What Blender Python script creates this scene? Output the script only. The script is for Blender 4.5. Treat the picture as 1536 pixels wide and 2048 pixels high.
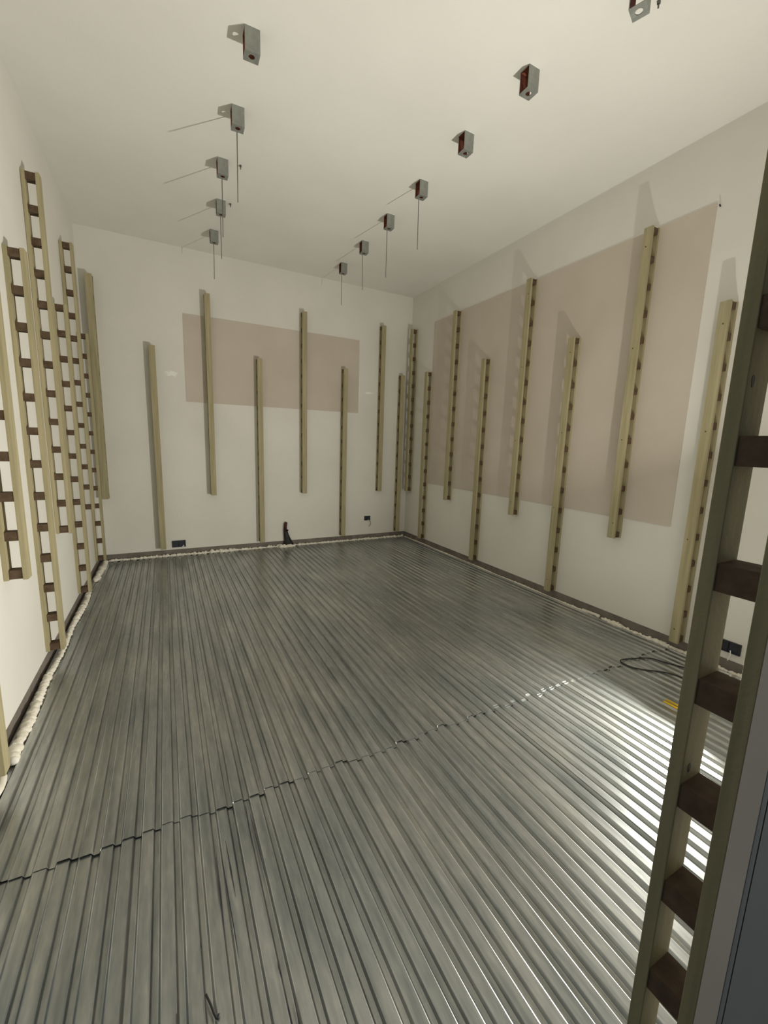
import bpy, bmesh, math, random
from mathutils import Vector, Matrix, noise
random.seed(7)
C = bpy.context.scene.collection
for o in list(bpy.data.objects): bpy.data.objects.remove(o)

# ---------------------------------------------------------------- camera
cam_d = bpy.data.cameras.new('camera'); cam = bpy.data.objects.new('camera', cam_d); C.objects.link(cam)
def cam_basis(y, p, r):
    f = Vector((math.sin(y)*math.cos(p), math.cos(y)*math.cos(p), -math.sin(p)))
    rt = Vector((math.cos(y), -math.sin(y), 0)); up = rt.cross(f)
    return rt*math.cos(r)+up*math.sin(r), -rt*math.sin(r)+up*math.cos(r), f
r_, u_, f_ = cam_basis(0.48414, 0.16451, 0.031175)
m = Matrix((( r_.x, u_.x, -f_.x, 0), (r_.y, u_.y, -f_.y, 0), (r_.z, u_.z, -f_.z, 1.5), (0, 0, 0, 1)))
cam.matrix_world = m
cam_d.sensor_fit = 'VERTICAL'; cam_d.sensor_height = 36; cam_d.lens = 833.14*36/2048
cam_d.clip_start = .02
bpy.context.scene.camera = cam
# ---------------------------------------------------------------- world, light, exposure
w = bpy.data.worlds.new('world'); bpy.context.scene.world = w; w.use_nodes = True
w.node_tree.nodes['Background'].inputs[0].default_value = (.55, .62, .75, 1)
w.node_tree.nodes['Background'].inputs[1].default_value = .065
LAMP = Vector((2.625, 1.10, .28)); AIM = Vector((-.85, .20, .50)).normalized()
ld = bpy.data.lights.new('work_light_beam', 'AREA'); ld.shape = 'DISK'; ld.size = .085
ld.energy = 50; ld.color = (1, .965, .87)
lo = bpy.data.objects.new('work_light_beam', ld); C.objects.link(lo)
lo.location = LAMP + AIM*.012
lo.rotation_euler = AIM.to_track_quat('-Z', 'Y').to_euler()
vs = bpy.context.scene.view_settings
vs.view_transform = 'Standard'; vs.look = 'None'; vs.gamma = 1; vs.use_curve_mapping = False
vs.exposure = 1.08

# ---------------------------------------------------------------- room numbers
XL, XR, D, H, S, YF = -.745, 3.428, 5.789, 3.665, .078, .24

# ---------------------------------------------------------------- materials
def mat(name, col, rough=.8, metal=0, var=None, vscale=(4, 4, 4), bump=0, bscale=60, emit=None, detail=3, rnd=False, spec=None):
    M = bpy.data.materials.new(name); M.use_nodes = True; nt = M.node_tree; b = nt.nodes['Principled BSDF']
    b.inputs['Roughness'].default_value = rough; b.inputs['Metallic'].default_value = metal
    if spec is not None: b.inputs['Specular IOR Level'].default_value = spec
    tc = nt.nodes.new('ShaderNodeTexCoord'); src = tc.outputs['Object']
    if rnd:
        oi = nt.nodes.new('ShaderNodeObjectInfo'); mu = nt.nodes.new('ShaderNodeMath'); mu.operation = 'MULTIPLY'; mu.inputs[1].default_value = 37
        nt.links.new(oi.outputs['Random'], mu.inputs[0])
        ad = nt.nodes.new('ShaderNodeVectorMath'); ad.operation = 'ADD'
        nt.links.new(src, ad.inputs[0]); nt.links.new(mu.outputs[0], ad.inputs[1]); src = ad.outputs[0]
    if var:
        mp = nt.nodes.new('ShaderNodeMapping'); mp.inputs['Scale'].default_value = vscale
        nz = nt.nodes.new('ShaderNodeTexNoise'); nz.inputs['Scale'].default_value = 1; nz.inputs['Detail'].default_value = detail
        cr = nt.nodes.new('ShaderNodeValToRGB'); cr.color_ramp.elements[0].position = .32; cr.color_ramp.elements[1].position = .68
        cr.color_ramp.elements[0].color = (*col, 1); cr.color_ramp.elements[1].color = (*var, 1)
        nt.links.new(src, mp.inputs[0]); nt.links.new(mp.outputs[0], nz.inputs['Vector']); nt.links.new(nz.outputs[0], cr.inputs[0])
        nt.links.new(cr.outputs[0], b.inputs['Base Color'])
    else: b.inputs['Base Color'].default_value = (*col, 1)
    if bump:
        n2 = nt.nodes.new('ShaderNodeTexNoise'); n2.inputs['Scale'].default_value = bscale; n2.inputs['Detail'].default_value = 4
        bp = nt.nodes.new('ShaderNodeBump'); bp.inputs['Strength'].default_value = bump; bp.inputs['Distance'].default_value = .004
        nt.links.new(src, n2.inputs['Vector']); nt.links.new(n2.outputs[0], bp.inputs['Height']); nt.links.new(bp.outputs[0], b.inputs['Normal'])
    if emit:
        b.inputs['Emission Color'].default_value = (*emit[0], 1); b.inputs['Emission Strength'].default_value = emit[1]
    return M
PLASTER = mat('plaster', (.78, .76, .70), .92, var=(.83, .81, .75), vscale=(1.6, 1.6, 1.6), bump=.25, bscale=45)
CEIL = mat('ceiling_plaster', (.78, .765, .715), .92, var=(.83, .815, .765), vscale=(1.2, 1.2, 1.2), bump=.3, bscale=30)
BOARD = mat('pinkish_board', (.60, .53, .45), .9, var=(.65, .58, .50), vscale=(2, 2, 2), bump=.08, bscale=80)
FRONT = mat('raw_board', (.42, .395, .365), .92, var=(.49, .46, .425), vscale=(3, 3, 3), bump=.2, bscale=40)
STRIP = mat('rubber_strip', (.15, .13, .11), .8, var=(.23, .20, .175), vscale=(9, 9, 9), bump=.4, bscale=50)
WOOD = mat('green_pine', (.35, .31, .175), .75, var=(.47, .41, .25), vscale=(45, 45, 2.2), bump=.25, bscale=90, rnd=True, detail=5)
DARKWOOD = mat('dark_olive_timber', (.165, .155, .085), .7, var=(.235, .215, .125), vscale=(45, 45, 2.2), bump=.25, bscale=90, detail=5)  # darker version of the batten wood, for the foreground ladder only
DARKRUNG = mat('dark_block', (.05, .032, .018), .85, var=(.085, .055, .033), vscale=(30, 30, 30), bump=.3, bscale=70)  # darker version of the rung colour, same ladder
RUNG = mat('stained_block', (.075, .045, .022), .85, var=(.13, .085, .05), vscale=(30, 30, 30), bump=.3, bscale=70, rnd=True)
STEEL = mat('bracket_steel', (.27, .29, .27), .55, .55, var=(.36, .37, .34), vscale=(25, 25, 25))
RUST = mat('rusty_inside', (.11, .028, .015), .9, var=(.22, .06, .03), vscale=(60, 60, 60))
WIRE = mat('wire', (.16, .16, .14), .5, .5)
FOAM = mat('expanding_foam', (.84, .79, .66), .85, var=(.90, .87, .79), vscale=(25, 25, 25), bump=.5, bscale=60)
BLACK = mat('black_rubber', (.012, .012, .013), .6)
DRED = mat('dark_red_tip', (.05, .008, .01), .6)
SOCK = mat('back_box', (.02, .025, .035), .5)
YEL = mat('yellow_tube', (.95, .62, .03), .4)
LENS = mat('lamp_lens', (.9, .9, .85), .3, emit=((1, .96, .85), 25))
FRAME = mat('door_frame_paint', (.22, .24, .26), .5, var=(.27, .29, .31), vscale=(6, 6, 1.5))
SLAB = mat('concrete', (.2, .2, .19), .9)
CABLE = mat('cable', (.03, .03, .03), .6)
WHITE = mat('white_filler', (.95, .945, .92), .9)

def galvanised():
    M = bpy.data.materials.new('galvanised_sheet'); M.use_nodes = True; nt = M.node_tree; b = nt.nodes['Principled BSDF']; L = nt.links.new
    N = nt.nodes.new
    tc = N('ShaderNodeTexCoord')
    def nz(scale, detail, sc=1):
        mp = N('ShaderNodeMapping'); mp.inputs['Scale'].default_value = scale; n = N('ShaderNodeTexNoise'); n.inputs['Scale'].default_value = sc; n.inputs['Detail'].default_value = detail
        L(tc.outputs['Object'], mp.inputs[0]); L(mp.outputs[0], n.inputs['Vector']); return n.outputs[0]
    a = nz((35, 2.2, 35), 5); c = nz((2.5, 1.3, 2.5), 4); s = nz((22, 7, 22), 3)
    r1 = N('ShaderNodeValToRGB'); r1.color_ramp.elements[0].position = .3; r1.color_ramp.elements[1].position = .72
    r1.color_ramp.elements[0].color = (.31, .335, .34, 1); r1.color_ramp.elements[1].color = (.53, .545, .55, 1)
    L(a, r1.inputs[0])
    r2 = N('ShaderNodeValToRGB'); r2.color_ramp.elements[0].position = .35; r2.color_ramp.elements[1].position = .7
    r2.color_ramp.elements[0].color = (.82, .84, .83, 1); r2.color_ramp.elements[1].color = (1.08, 1.06, 1.0, 1)
    L(c, r2.inputs[0])
    mx = N('ShaderNodeMix'); mx.data_type = 'RGBA'; mx.blend_type = 'MULTIPLY'; mx.inputs['Factor'].default_value = 1
    L(r1.outputs[0], mx.inputs[6]); L(r2.outputs[0], mx.inputs[7]); 
    r3 = N('ShaderNodeValToRGB'); r3.color_ramp.elements[0].position = .42; r3.color_ramp.elements[1].position = .74
    r3.color_ramp.elements[0].color = (.95, .95, .96, 1); r3.color_ramp.elements[1].color = (1.16, 1.15, 1.12, 1)
    L(nz((75, 16, 75), 4), r3.inputs[0]); m3 = N('ShaderNodeMix'); m3.data_type = 'RGBA'; m3.blend_type = 'MULTIPLY'; m3.inputs['Factor'].default_value = 1
    L(mx.outputs[2], m3.inputs[6]); L(r3.outputs[0], m3.inputs[7]); L(m3.outputs[2], b.inputs['Base Color'])
    rr = N('ShaderNodeMapRange'); rr.inputs['To Min'].default_value = .23; rr.inputs['To Max'].default_value = .36
    L(c, rr.inputs[0]); L(rr.outputs[0], b.inputs['Roughness'])
    b.inputs['Metallic'].default_value = .82
    bp = N('ShaderNodeBump'); bp.inputs['Strength'].default_value = .16; bp.inputs['Distance'].default_value = .002
    L(s, bp.inputs['Height']); L(bp.outputs[0], b.inputs['Normal'])
    return M
GALV = galvanised()
SCUFF = mat('black_scuff', (.035, .037, .05), .7)

# ---------------------------------------------------------------- helpers
def new(): return bmesh.new()
def box(bm, a, b, mi=0):
    x0, y0, z0 = a; x1, y1, z1 = b
    v = [bm.verts.new(p) for p in [(x0,y0,z0),(x1,y0,z0),(x1,y1,z0),(x0,y1,z0),(x0,y0,z1),(x1,y0,z1),(x1,y1,z1),(x0,y1,z1)]]
    for f in [(3,2,1,0),(4,5,6,7),(0,1,5,4),(1,2,6,5),(2,3,7,6),(3,0,4,7)]:
        q = bm.faces.new([v[i] for i in f]); q.material_index = mi
    return v
def tube(bm, pts, rad, n=8, caps=True):
    pts = [Vector(p) for p in pts]; rad = rad if isinstance(rad, (list, tuple)) else [rad]*len(pts)
    t0 = (pts[1]-pts[0]).normalized(); ref = Vector((0, 0, 1)) if abs(t0.z) < .9 else Vector((1, 0, 0))
    rings = []
    for i, p in enumerate(pts):
        t = (pts[min(i+1, len(pts)-1)]-pts[max(i-1, 0)]).normalized()
        a = t.cross(ref).normalized(); b = t.cross(a).normalized()
        rings.append([bm.verts.new(p+(a*math.cos(k*2*math.pi/n)+b*math.sin(k*2*math.pi/n))*rad[i]) for k in range(n)])
    for i in range(len(rings)-1):
        for k in range(n): bm.faces.new([rings[i][k], rings[i][(k+1) % n], rings[i+1][(k+1) % n], rings[i+1][k]]).smooth = True
    if caps: bm.faces.new(rings[0]); bm.faces.new(rings[-1][::-1])
def obj(name, bm, m, parent=None, bevel=0, mats=None, kind=None):
    bmesh.ops.recalc_face_normals(bm, faces=bm.faces)
    me = bpy.data.meshes.new(name); bm.to_mesh(me); bm.free()
    for k in (mats or [m]): me.materials.append(k)
    o = bpy.data.objects.new(name, me); C.objects.link(o)
    if parent: o.parent = parent
    if bevel:
        b = o.modifiers.new('bevel', 'BEVEL'); b.width = bevel; b.segments = 2; b.limit_method = 'ANGLE'
    if kind: o['kind'] = kind
    return o
def tag(o, label, cat, group=None):
    o['label'] = label; o['category'] = cat
    if group: o['group'] = group
    return o
def empty(name, loc=(0, 0, 0), rz=0):
    o = bpy.data.objects.new(name, None); C.objects.link(o); o.location = loc; o.rotation_euler = (0, 0, rz); o.empty_display_size = .1
    return o
def smooth_path(pts, n=8):
    P = [Vector(p) for p in pts]; out = []
    for i in range(len(P)-1):
        p0, p1, p2, p3 = P[max(i-1, 0)], P[i], P[i+1], P[min(i+2, len(P)-1)]
        for k in range(n):
            t = k/n
            out.append(.5*((2*p1)+(-p0+p2)*t+(2*p0-5*p1+4*p2-p3)*t*t+(-p0+3*p1-3*p2+p3)*t**3))
    out.append(P[-1]); return out

# ---------------------------------------------------------------- the room
T = .12
def grid_wall(name, a, b, m):
    bm = new(); box(bm, a, b); return obj(name, bm, m, kind='structure')
YB = -.9   # the corridor side of the doorway the photo is taken from
grid_wall('wall_left', (XL-T, YF-T, S), (XL, D+T, H), PLASTER)
grid_wall('wall_right', (XR, YF-T, S), (XR+T, D+T, H), PLASTER)
grid_wall('wall_back', (XL, D, S), (XR, D+T, H), PLASTER)
grid_wall('ceiling', (XL-T, YF-T, H), (XR+T, D+T, H+T), CEIL)
# front wall with the doorway: the board edge beside the door shows at the far right
DX0, DX1, DZ = -.62, .757, 2.15
bm = new()
box(bm, (DX1, .2125, 0), (XR, YF, H)); box(bm, (XL, .2125, 0), (DX0, YF, H)); box(bm, (DX0, .2125, DZ), (DX1, YF, H))
box(bm, (DX1+.012, .11, 0), (XR, .2125, H)); box(bm, (XL, .11, 0), (DX0-.012, .2125, H)); box(bm, (DX0-.012, .11, DZ+.012), (DX1+.012, .2125, H))
obj('wall_front', bm, FRONT, kind='structure')
# steel door frame: stepped profile
bm = new()
for s, x in ((1, DX1), (-1, DX0)):
    def bx(x0, x1, y0, y1): box(bm, (min(x+s*x0, x+s*x1), y0, 0), (max(x+s*x0, x+s*x1), y1, DZ))
    bx(.001, .0115, .2066, .2122); bx(.006, .0115, .2050, .2066); bx(.000, .0115, .150, .2050); bx(-.018, .0115, .108, .150)
box(bm, (DX0, .108, DZ-.001), (DX1, .205, DZ+.0115))
fr = obj('door_1', bm, FRAME, kind='structure')
bm = new(); box(bm, (DX0-.045, YF+.012, .012), (DX0-.004, YF+1.25, DZ-.02)); dl = obj('added_door_leaf', bm, FRAME, bevel=.002)  # unseen leaf, added to shade the foreground ladder
tag(dl, 'added dark grey door leaf out of view, shading the foreground ladder', 'door')
bm = new(); tube(bm, [(DX0-.004, YF+1.17, 1.02), (DX0+.04, YF+1.17, 1.02), (DX0+.045, YF+1.07, 1.02)], .009, 10); obj('added_leaf_handle', bm, STEEL, dl)  # handle on the added leaf
# strips under the wall boards
for n, a, b in (('left', (XL-T, YF, -.06), (XL-.003, D, S)), ('right', (XR+.003, YF, -.06), (XR+T, D, S)), ('back', (XL-.003, D+.003, -.06), (XR+.003, D+T, S))):
    bm = new(); box(bm, a, b); obj('baseboard_'+n, bm, STRIP, kind='structure')
# pinkish infill boards in the walls
bm = new(); box(bm, (.262, D-.005, 1.923), (2.559, D+.02, 2.943)); o = obj('wall_panel', bm, BOARD, bevel=.001)
tag(o, 'wide pinkish-beige rectangular board set in the back wall', 'wall panel')
bm = new(); box(bm, (XR-.005, 1.768, .93), (XR+.02, 5.17, 3.185)); o = obj('wall_panel', bm, BOARD, bevel=.001)
tag(o, 'large pinkish-beige board covering most of the right wall', 'wall panel')

# floor: slab with corrugated metal sheets, a near row lapped over a far row
bm = new(); box(bm, (XL-T, YF-T, -.12), (XR+T, D+T, -.022)); floor = obj('floor', bm, SLAB, kind='structure')
bm = new(); box(bm, (DX0-.3, YB, -.12), (DX1+.3, YF-T, -.001)); obj('trim_1', bm, SLAB, kind='structure')
PITCH, NR, DEP = .0656, 9, .0120
PROF = [(0, -.10), (.0022, 0), (.0350, 0), (.0372, -.10), (.0430, -.93), (.0448, -1), (.0580, -1), (.0598, -.93)]   # rounded crest, slope, valley
def sheet(x0, x1, y0, y1, dz, seed, step=.16, lapt=.0022):
    bm = new(); n = max(2, int((y1-y0)/step)); rows = []
    xs = []; k = 0
    while True:
        done = False
        for px, pz in PROF:
            x = x0+k*PITCH+px
            if x > x1+.002: done = True; break
            xs.append((x, pz*DEP, k))
        if done: break
        k += 1
    rnd = random.Random(seed); tilt = [0]*(k+2); jag = [rnd.uniform(-.017, .017) for _ in range(k+2)]; lift = [max(0, rnd.uniform(-.003, .0045)) for _ in range(k+2)]
    for j in range(n+1):
        y = y0+(y1-y0)*j/n; r = []
        for x, z, kk in xs:
            wob = .0012*noise.noise(Vector((x*3, y*1.4, 5)))+.0005*noise.noise(Vector((x*14, y*2.5, 9)))+lapt*(1-(x-x0)/.6)
            yy = y
            if j == 0 and dz > 0: yy += jag[kk]
            r.append(bm.verts.new((x+.0006*noise.noise(Vector((x*1.5, y*1.2, 3))), yy, z+dz+wob+tilt[kk]*.4+(lift[kk] if j == 0 and dz > 0 else 0))))
        rows.append(r)
    for j in range(n):
        for i in range(len(xs)-1): bm.faces.new([rows[j][i], rows[j][i+1], rows[j+1][i+1], rows[j+1][i]])
    o = obj('corrugated_sheet', bm, GALV, floor)
    so = o.modifiers.new('thickness', 'SOLIDIFY'); so.thickness = .0012; so.offset = -1
    return o
edges = [-.147-.5904, -.147, .443, 1.034, 1.624, 2.214, 2.804, 3.394]
for i in range(7):
    a = edges[i]; b = a+PITCH*NR+.034
    if i == 6: b = XR
    sheet(a, min(b, XR+.004), 1.615+.005*i, D+.002, .0014, 11+i)
    sheet(a-.001, min(b, XR+.004), YF+.002, 1.72, -.0022, 31+i, .12, .0036)

# ---------------------------------------------------------------- ladder-like battens
LW, LD, RT = .064, .098, .022
def make_ladder(length, nr=13):
    root = empty('wall_batten')
    for nm, y0, y1 in (('back_rail', 0, RT), ('front_rail', LD-RT, LD)):
        bm = new()
        v = box(bm, (-LW/2, y0, 0), (LW/2, y1, length))
        obj(nm, bm, WOOD, root, bevel=.0015)
    sp = (length-.045-.012)/(nr-1)
    for k in range(nr):
        z = .006+k*sp
        bm = new(); box(bm, (-LW/2+.003, RT, z), (LW/2-.003, LD-RT, z+.045)); obj('rung', bm, RUNG, root)
    return root
protoL = make_ladder(2.415); used = [False]
def copy_tree(o, parent=None):
    c = o.copy(); C.objects.link(c); c.parent = parent
    for ch in o.children: copy_tree(ch, c)
    return c
def ladder(x, y, z, rz, label, group, screws=False):
    o = protoL if not used[0] else copy_tree(protoL)
    used[0] = True; pending.append((o, screws))
    o.location = (x, y, z); o.rotation_euler = (random.uniform(-.001, .001), random.uniform(-.0015, .0015), rz); tag(o, label, 'batten', group)
    return o
pending = []
LO, HI = .100, .760
g = 'ladder-like battens on the left wall'; q = -math.pi/2
for y, z, lab in [
    (2.075, LO, 'pale ladder-like wooden batten at the left picture edge, only its foot visible at the floor'),
    (2.66, HI, 'raised ladder-like batten on the left wall, nearest raised one, cut by the picture edge'),
    (3.24, LO, 'floor-reaching ladder-like batten on the left wall, nearest one seen from top to foot'),
    (3.81, HI, 'raised ladder-like batten on the left wall whose top stands highest of all there'),
    (4.38, LO, 'middle floor-reaching ladder-like batten on the left wall, behind the highest raised one'),
    (4.935, HI, 'raised ladder-like batten on the left wall, the farthest raised one'),
    (5.47, LO, 'farthest floor-reaching ladder-like batten on the left wall, next to the back corner')]:
    ladder(XL, y, z+.0, q, lab, g)
g = 'ladder-like battens on the back wall'; q = math.pi
for x, z, lab in [
    (-.635, HI, 'raised wooden batten on the back wall tight against the left corner'),
    (-.075, LO+.01, 'floor-reaching wooden batten on the back wall, the leftmost one down to the floor'),
    (.530, HI+.01, 'raised wooden batten crossing the left part of the pink back wall board'),
    (1.128, LO, 'floor-reaching wooden batten on the back wall just left of the black pipe boot'),
    (1.722, HI, 'raised wooden batten crossing the middle of the pink back wall board'),
    (2.315, LO, 'floor-reaching wooden batten at the right end of the pink back wall board'),
    (2.908, HI, 'raised wooden batten on the back wall, right of the pink board'),
    (3.250, LO, 'floor-reaching wooden batten on the back wall tight against the right corner')]:
    ladder(x, D, z, q, lab, g)
g = 'ladder-like battens on the right wall'; q = math.pi/2
for y, z, lab, sc in [
    (1.585, LO-.02, 'floor-reaching wooden batten on the right wall, nearest, beside the dark foreground ladder', 1),
    (2.178, HI, 'raised wooden batten on the right wall, nearest raised one, crossing the pink board', 1),
    (2.780, LO-.015, 'floor-reaching wooden batten on the right wall, second from the camera', 1),
    (3.360, HI, 'raised wooden batten on the right wall, second raised one from the camera', 1),
    (3.975, LO-.015, 'floor-reaching wooden batten on the right wall, third from the camera', 0),
    (4.585, HI, 'raised wooden batten at the far end of the pink right wall board', 0),
    (5.19, LO-.005, 'floor-reaching wooden batten on the right wall, the farthest of those reaching the floor', 0),
    (5.635, HI, 'raised wooden batten on the right wall tight against the far corner', 0)]:
    ladder(XR, y, z, q, lab, g, sc)
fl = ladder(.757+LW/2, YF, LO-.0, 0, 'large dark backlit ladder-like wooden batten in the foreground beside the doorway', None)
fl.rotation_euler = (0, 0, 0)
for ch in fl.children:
    ch.data = ch.data.copy(); ch.data.materials[0] = DARKRUNG if ch.name.startswith('rung') else DARKWOOD
for kx, kz in ((-.016, 1.506), (-.011, .862)):
    bm = new(); n = 14; ring = [bm.verts.new((kx+.0045*math.cos(a)*(1+.2*math.sin(3*a)), LD-RT+.0005, kz+.009*math.sin(a))) for a in [2*math.pi*k/n for k in range(n)]]
    f0 = bm.faces.new(ring); r2 = bmesh.ops.extrude_face_region(bm, geom=[f0]); bmesh.ops.translate(bm, verts=[v for v in r2['geom'] if isinstance(v, bmesh.types.BMVert)], vec=(0, -.001, 0))
    obj('knot_hole', bm, BLACK, fl)
for o, sc in pending:
    if sc:
        for z in (.12, .82, 1.55, 2.27):
            bm = new(); bmesh.ops.create_cone(bm, cap_ends=True, segments=10, radius1=.0045, radius2=.0045, depth=.003, matrix=Matrix.Translation((random.uniform(-.008, .008), LD+.0005, z+random.uniform(-.03, .03))) @ Matrix.Rotation(math.pi/2, 4, 'X'))
            obj('screw', bm, RUNG, o)

# ---------------------------------------------------------------- ceiling brackets
def bracket_bm():
    """rectangular steel tube offcut 80 x 72 x 115 mm, open left and right, round hole in its lower wall"""
    W, DP, HH, t = .08, .072, .115, .004
    bm = new()
    box(bm, (-W/2, 0, -t), (W/2, DP, 0))
    box(bm, (-W/2, 0, -HH), (W/2, t, -t)); box(bm, (-W/2, DP-t, -HH), (W/2, DP, -t))
    # bottom wall with hole
    n = 24; R = .017; cx, cy = 0, DP/2; y0, y1 = t, DP-t
    for zz in (-HH, -HH+t):
        ring = [bm.verts.new((cx+R*math.cos(a), cy+R*math.sin(a), zz)) for a in [2*math.pi*k/n for k in range(n)]]
        outr = []
        for k in range(n):
            a = 2*math.pi*k/n; c, s = math.cos(a), math.sin(a)
            m_ = min((W/2)/abs(c) if abs(c) > 1e-6 else 9, ((y1-y0)/2)/abs(s) if abs(s) > 1e-6 else 9)
            outr.append(bm.verts.new((cx+c*m_, cy+s*m_, zz)))
        cor = {}
        for k in range(n):
            k2 = (k+1) % n
            A, B = outr[k], outr[k2]; vs_ = [ring[k], A]
            onx = lambda v: abs(abs(v.co.x)-W/2) < 1e-5
            if onx(A) != onx(B):
                sx = W/2 if (A.co.x+B.co.x) > 0 else -W/2; sy = y1 if (A.co.y+B.co.y)/2 > cy else y0
                vs_.append(bm.verts.new((sx, sy, zz)))
            vs_ += [B, ring[k2]]
            bm.faces.new(vs_)
        if zz == -HH: low = ring
        else:
            for k in range(n): bm.faces.new([low[k], low[(k+1) % n], ring[(k+1) % n], ring[k]])
    for s in (-1, 1):
        v = [bm.verts.new(p) for p in [(s*W/2, y0, -HH), (s*W/2, y1, -HH), (s*W/2, y1, -HH+t), (s*W/2, y0, -HH+t)]]; bm.faces.new(v)
    bm.normal_update()
    return bm
def bracket():
    root = empty('ceiling_bracket')
    obj('bracket_body', bracket_bm(), STEEL, root)
    bm = new(); box(bm, (-.039, .0665, -.110), (.039, .068, -.0045)); box(bm, (-.039, .0041, -.110), (.039, .0052, -.0045)); box(bm, (-.039, .0053, -.0055), (.039, .0664, -.0041))
    obj('rusty_lining', bm, RUST, root)['label'] = 'dark rust-red inner faces'
    return root
pb = bracket(); first = [True]
g = 'steel brackets under the ceiling'
for x, y, rod, lab in [
    (.523, 2.675, 0, 'grey steel ceiling bracket nearest in the left row, with a bare hole and no rod'),
    (.538, 3.272, .545, 'second steel ceiling bracket of the left row, first with a thin rod below'),
    (.514, 3.880, .540, 'third steel ceiling bracket of the left row, above the smaller two'),
    (.570, 4.504, .478, 'fourth steel ceiling bracket of the left row, second from the back wall'),
    (.575, 5.147, .462, 'fifth and farthest steel ceiling bracket of the left row'),
    (2.105, 1.510, 0, 'steel ceiling bracket at the top picture edge, nearest of the right row'),
    (1.999, 2.105, 0, 'rust-sided steel ceiling bracket with a lit hole, second of the right row'),
    (2.003, 2.697, 0, 'third steel ceiling bracket of the right row, the last without a rod'),
    (2.024, 3.313, .503, 'fourth bracket of the right row, first there with a hanging rod'),
    (2.034, 3.915, .543, 'fifth bracket of the right row, third from the far end'),
    (2.052, 4.533, .478, 'sixth bracket of the right row, second from the far end'),
    (2.066, 5.179, .470, 'smallest and farthest steel ceiling bracket of the right row')]:
    if first[0]: o = pb; first[0] = False
    else: o = copy_tree(pb)
    o.location = (x, y, H); o.rotation_euler = (0, 0, random.uniform(-.03, .03)+(.35 if y < 1.6 else 0)); tag(o, lab, 'bracket', g)
    if rod:
        bm = new(); lean = random.uniform(-.006, .006)
        tube(bm, [(0, .0755, -.06), (0, .0755, -.115), (lean*.3, .075, -.25), (lean, .073, -rod)], .0033, 8)
        obj('hanging_rod', bm, WIRE, o)
for x, y, lab in ((.650, 3.900, 'small dark anchor bolt in the ceiling beside the third left bracket'), (.655, 4.53, 'small dark anchor bolt beside the fourth left bracket'), (2.242, 1.552, 'dark anchor bolt at the top edge beside the nearest right bracket')):
    bm = new(); bmesh.ops.create_cone(bm, cap_ends=True, segments=6, radius1=.009, radius2=.009, depth=.012, matrix=Matrix.Translation((x, y, H-.006)))
    tube(bm, [(x, y, H-.01), (x, y, H-.03)], .004, 8)
    tag(obj('anchor_bolt', bm, WIRE), lab, 'bolt', 'loose anchor bolts in the ceiling')

# ---------------------------------------------------------------- foam beads
def foam(pathfn, n, rfn, seed, label, squash=1, jit=.4, spread=.003):
    rnd = random.Random(seed); bm = new()
    for i in range(n):
        t = i/(n-1); p = Vector(pathfn(t)); r = rfn(t)*(1+rnd.uniform(-jit, jit))
        M_ = Matrix.Translation(p+Vector((rnd.uniform(-spread, spread), rnd.uniform(-spread, spread), rnd.uniform(0, spread)))) @ Matrix.Rotation(rnd.uniform(0, 6), 4, Vector((rnd.random(), rnd.random(), rnd.random())).normalized()) @ Matrix.Diagonal((r*rnd.uniform(.9, 1.35), r*rnd.uniform(.8, 1.2), r*rnd.uniform(.75, 1.05), 1))
        s = bmesh.ops.create_icosphere(bm, subdivisions=2, radius=1, matrix=M_)
        for v in s['verts']:
            v.co += (v.co-p)*.35*noise.noise(v.co*60+Vector((seed, 0, 0)))
    for f in bm.faces: f.smooth = True
    o = obj('foam_bead', bm, FOAM); tag(o, label, 'foam', 'expanding foam along the floor edge'); return o
lerp = lambda a, b, t: a+(b-a)*t
foam(lambda t: (lerp(-.655, 3.385, t), D-.022-(.042 if .505 < t < .555 else 0)+.003*math.sin(t*70), .004), 260, lambda t: .0165+(.008 if .28 < t < .37 else 0)+(.012 if .50 < t < .545 else 0), 1, 'lumpy cream foam bead along the foot of the back wall')
foam(lambda t: (XL+.040+.006*math.sin(t*17), lerp(2.30, 4.72, t), .003), 260, lambda t: .018+.004*math.sin(t*9+.5)+(.008 if t < .03 else 0), 2, 'thick cream foam bead along the foot of the left wall', jit=.16)
foam(lambda t: (XL+.045+.02*t, lerp(5.00, 5.74, t), .004), 46, lambda t: .024, 3, 'short lumpy foam bead in the far left floor corner')
foam(lambda t: (XR-.014-.003*math.sin(t*21), lerp(2.30, 5.74, t), .001), 420, lambda t: .0085+.002*math.sin(t*31), 4, 'thin cream foam line along the foot of the right wall', jit=.15, spread=.001)
foam(lambda t: (XR-.020-.004*math.sin(t*11), lerp(.95, 2.22, t), .002), 120, lambda t: .012+.006*max(0, math.sin(t*23)), 5, 'uneven foam bead on the right wall foot near the foreground ladder')
bm = new(); P = smooth_path([(XR-.012, 2.42, .012), (XR-.018, 2.34, .014), (XR-.03, 2.28, .02), (XR-.045, 2.235, .024)], 5)
tube(bm, P, [.009+.006*(i/len(P)) for i in range(len(P))], 10); bmesh.ops.create_icosphere(bm, subdivisions=2, radius=.017, matrix=Matrix.Translation(P[-1]))
for f in bm.faces: f.smooth = True
tag(obj('foam_curl', bm, FOAM), 'pale curled end of foam lying at the right wall foot', 'foam')
bm = new()
for k, (x, y, r) in enumerate([(-.690, 2.285, .026), (-.683, 2.265, .02)]):
    bmesh.ops.create_icosphere(bm, subdivisions=3, radius=r, matrix=Matrix.Translation((x, y, .012)))
for f in bm.faces: f.smooth = True
tag(obj('foam_blob', bm, FOAM), 'round white foam blob at the near end of the left bead', 'foam')
bm = new(); P = smooth_path([(-.70, 2.17, .01), (-.69, 2.10, .012), (-.70, 2.0, .01), (-.70, 1.8, .01)], 6); tube(bm, P, .018, 10)
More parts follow.
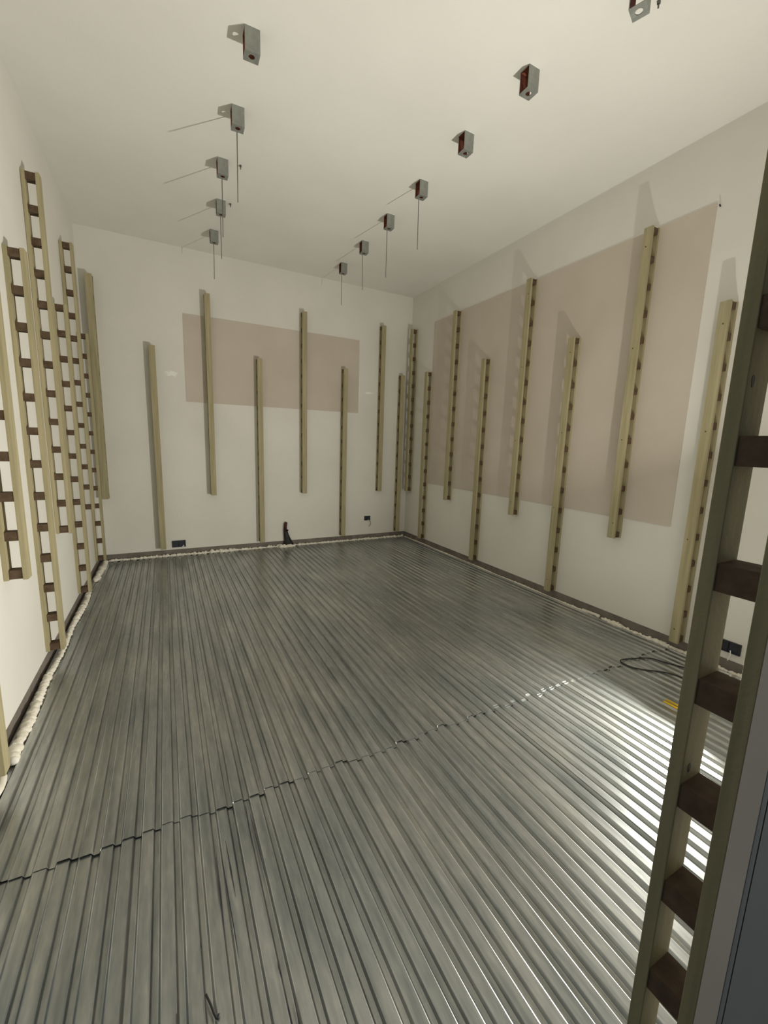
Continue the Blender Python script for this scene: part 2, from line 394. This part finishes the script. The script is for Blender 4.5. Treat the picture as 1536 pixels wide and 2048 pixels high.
tag(obj('foam_curl', bm, FOAM), 'end of foam beside the batten foot at the left picture edge', 'foam')
bm = new(); P = smooth_path([(3.37, 1.22, .008), (3.31, 1.20, .012), (3.25, 1.16, .012), (3.26, 1.10, .012), (3.19, 1.04, .01)], 6); tube(bm, P, .007, 8)
tag(obj('foam_curl', bm, FOAM), 'thin squiggle of foam on the floor seen through the foreground ladder', 'foam')

# filler patches on walls
def patch(cx, cz, w_, h_, place, label, seed):
    rnd = random.Random(seed); bm = new(); n = 26
    c = bm.verts.new(place(cx, cz, .006)); ring = []; ring2 = []
    for k in range(n):
        a = 2*math.pi*k/n; r = 1+rnd.uniform(-.25, .2)
        ring.append(bm.verts.new(place(cx+w_*.6*r*math.cos(a), cz+h_*.6*r*math.sin(a), .005))); ring2.append(bm.verts.new(place(cx+w_*r*math.cos(a), cz+h_*r*math.sin(a), -.001)))
    for k in range(n):
        bm.faces.new([c, ring[k], ring[(k+1) % n]]); bm.faces.new([ring[k], ring2[k], ring2[(k+1) % n], ring[(k+1) % n]])
    tag(obj('filler_patch', bm, WHITE), label, 'patch', 'white filler patches')
patch(.108, 2.239, .075, .035, lambda a, b, d: (a, D-d, b), 'white filler smear on the back wall left of the pink board', 1)
patch(2.731, 2.222, .065, .02, lambda a, b, d: (a, D-d, b), 'small white filler smear on the back wall right of the pink board', 2)
patch(2.875, .171, .03, .03, lambda a, b, d: (XR-d, a, b), 'pale filler lump low on the right wall beside a batten foot', 3)

# ---------------------------------------------------------------- back boxes
def back_box(name, w_, h_, place_rz, loc, label, wires):
    root = empty(name, loc, place_rz)   # local +y points out of the wall
    bm = new(); t = .006
    box(bm, (-w_/2, -.002, -h_/2), (w_/2, .002, h_/2))
    box(bm, (-w_/2, .002, -h_/2), (w_/2, .014, -h_/2+t)); box(bm, (-w_/2, .002, h_/2-t), (w_/2, .014, h_/2))
    box(bm, (-w_/2, .002, -h_/2+t), (-w_/2+t, .014, h_/2-t)); box(bm, (w_/2-t, .002, -h_/2+t), (w_/2, .014, h_/2-t)); box(bm, (-t/2, .002, -h_/2+t), (t/2, .012, h_/2-t))
    obj('box_body', bm, SOCK, root, bevel=.001)
    for m_, pts in wires:
        bm = new(); tube(bm, smooth_path(pts, 5), .0035, 6); obj('wire_end', bm, m_, root)
    tag(root, label, 'socket box'); return root
back_box('socket_box', .155, .085, math.pi, (.101, D, .150), 'black double socket back box low on the back wall, at left', [(WHITE, [(-.05, .010, -.02), (-.055, .02, -.035), (-.045, .03, -.042)]), (WHITE, [(-.045, .01, -.03), (-.035, .025, -.04), (-.03, .03, -.043)])])
back_box('socket_box', .10, .068, math.pi, (2.748, D, .334), 'small dark socket back box with dangling wires, right on the back wall', [(WIRE, [(-.03, .012, -.02), (-.05, .03, -.06), (-.045, .035, -.10), (-.02, .03, -.13)]), (WHITE, [(-.01, .012, -.02), (-.02, .03, -.05), (-.03, .03, -.08)])])
sb = back_box('socket_box', .15, .08, math.pi/2, (XR, 1.285, .172), 'dark blue socket back box on the right wall, seen through the foreground ladder', [(SOCK, [(.03, .012, .01), (.05, .03, .03), (.075, .02, .0), (.07, .018, -.02)]), (WHITE, [(-.02, .012, -.02), (-.03, .03, -.05), (-.02, .03, -.09)])])

# ---------------------------------------------------------------- black pipe boot in the back foam
root = empty('pipe_boot', (1.47, D-.032, 0)); bm = new()
prof = [(.045, .0, .075, .03), (.03, .06, .060, .028), (.012, .12, .045, .026), (0, .18, .034, .022), (-.010, .235, .026, .02)]
rings = []
for cx, z, a, b in prof:
    rings.append([bm.verts.new((cx+a*math.cos(k*math.pi/8)*(1+.08*noise.noise(Vector((k, z*20, 1)))), b*math.sin(k*math.pi/8), z)) for k in range(16)])
for i in range(len(rings)-1):
    for k in range(16): bm.faces.new([rings[i][k], rings[i][(k+1) % 16], rings[i+1][(k+1) % 16], rings[i+1][k]]).smooth = True
bm.faces.new(rings[0]); bm.faces.new(rings[-1]); obj('boot_skirt', bm, BLACK, root)
bm = new(); tube(bm, [(-.012, 0, .22), (-.012, 0, .29), (-.008, 0, .325), (.004, 0, .352)], [.024, .022, .024, .016], 12); obj('pipe_end', bm, DRED, root)['label'] = 'dark red pipe end'
bm = new(); tube(bm, smooth_path([(.0, -.02, .24), (.022, -.012, .238), (.018, 0, .225)], 4), .008, 8); obj('tape_fold', bm, BLACK, root)
tag(root, 'black taped pipe boot with dark red end standing in the foam at the back wall', 'pipe')

# ---------------------------------------------------------------- work light behind the foreground ladder
root = empty('work_light', (LAMP.x, LAMP.y, 0))
R = AIM.to_track_quat('Z', 'Y').to_matrix().to_4x4()
bm = new(); box(bm, (-.055, -.05, -.04), (.055, .05, -.003)); 
for k in range(6): box(bm, (-.05, -.045+k*.016, -.055), (.05, -.040+k*.016, -.04))
for s in (-1, 1):
    box(bm, (s*.055-.006, -.05, -.003), (s*.055+.006, .05, .006)); box(bm, (-.055, s*.05-.006, -.003), (.055, s*.05+.006, .006))
bm.transform(Matrix.Translation((0, 0, LAMP.z)) @ R); obj('lamp_housing', bm, BLACK, root, bevel=.002)
bm = new(); bmesh.ops.create_cone(bm, cap_ends=True, segments=32, radius1=.04, radius2=.04, depth=.006); bm.transform(Matrix.Translation((0, 0, LAMP.z)) @ R); obj('lamp_lens', bm, LENS, root)
bm = new(); zf = .014
for s in (-1, 1):
    tube(bm, [(-.012+.016*s, .135, zf), (-.012+.016*s, -.05, zf)], .0065, 10)
    tube(bm, smooth_path([(.02, .045*s, zf), (.03, .045*s, .10), (.03, .045*s, .2), (.015, .05*s, LAMP.z-.01)], 4), .008, 10)
tube(bm, [(-.03, -.045, zf), (.03, -.045, zf)], .008, 8)
tube(bm, [(-.03, .045, zf), (.03, .045, zf)], .008, 8)
obj('lamp_stand', bm, YEL, root)
def cab(p): return (p[0]-LAMP.x, p[1]-LAMP.y, .006)
bm = new(); tube(bm, smooth_path([cab(p) for p in [(2.70, 1.13), (2.85, 1.195), (2.97, 1.27), (3.005, 1.35), (2.967, 1.433), (2.871, 1.512), (2.82, 1.578), (2.818, 1.640), (2.85, 1.668), (2.932, 1.649), (3.071, 1.594), (3.12, 1.50), (3.18, 1.40), (3.30, 1.33), (3.39, 1.31)]], 6), .0045, 6)
obj('power_cord', bm, CABLE, root)
tag(root, 'bright work light on a yellow tubular stand, mostly hidden behind the foreground ladder', 'work light')

# ---------------------------------------------------------------- marks and bits on the floor
bm = new(); P = smooth_path([(.027, 1.003, .006), (.036, .975, .008), (.044, .948, .006), (.050, .938, .006), (.054, .946, .006)], 4); tube(bm, P, .003, 6)
tag(obj('bent_nail', bm, CABLE), 'thin dark bent nail lying on the metal floor, bottom of the picture', 'nail')
bm = new(); rnd = random.Random(4)
for (x0, y0), (x1, y1) in [((.095, 1.447), (.090, 1.112)), ((.109, 1.43), (.120, 1.047)), ((.131, 1.449), (.136, 1.225)), ((.157, 1.521), (.155, 1.208)), ((.225, 1.594), (.216, 1.368)), ((.233, 1.59), (.238, 1.215)), ((.219, .913), (.220, .80)), ((.239, .903), (.236, .79)), ((.216, .991), (.22, .94)), ((.023, 1.142), (.024, 1.119))]:
    n = 12; L_, R_ = [], []
    zt = .0052
    for k in range(n+1):
        t = k/n; w2 = .0021*math.sin(math.pi*min(.97, max(.06, t)))*rnd.uniform(.6, 1.2); x = lerp(x0, x1, t); y = lerp(y0, y1, t)
        L_.append(bm.verts.new((x-w2, y, zt))); R_.append(bm.verts.new((x+w2, y, zt)))
    for k in range(n): bm.faces.new([L_[k], R_[k], R_[k+1], L_[k+1]])
o = obj('floor_scuffs', bm, SCUFF, floor); o['kind'] = 'stuff'; o['label'] = 'thin black scrape marks along the ribs'
so = o.modifiers.new('t', 'SOLIDIFY'); so.thickness = .0008
bm = new(); tube(bm, [(XR+.01, 1.752, 3.155), (XR-.02, 1.745, 3.158)], .005, 8); tag(obj('wall_nail', bm, CABLE), 'small dark nail at the upper near corner of the right wall board', 'nail')
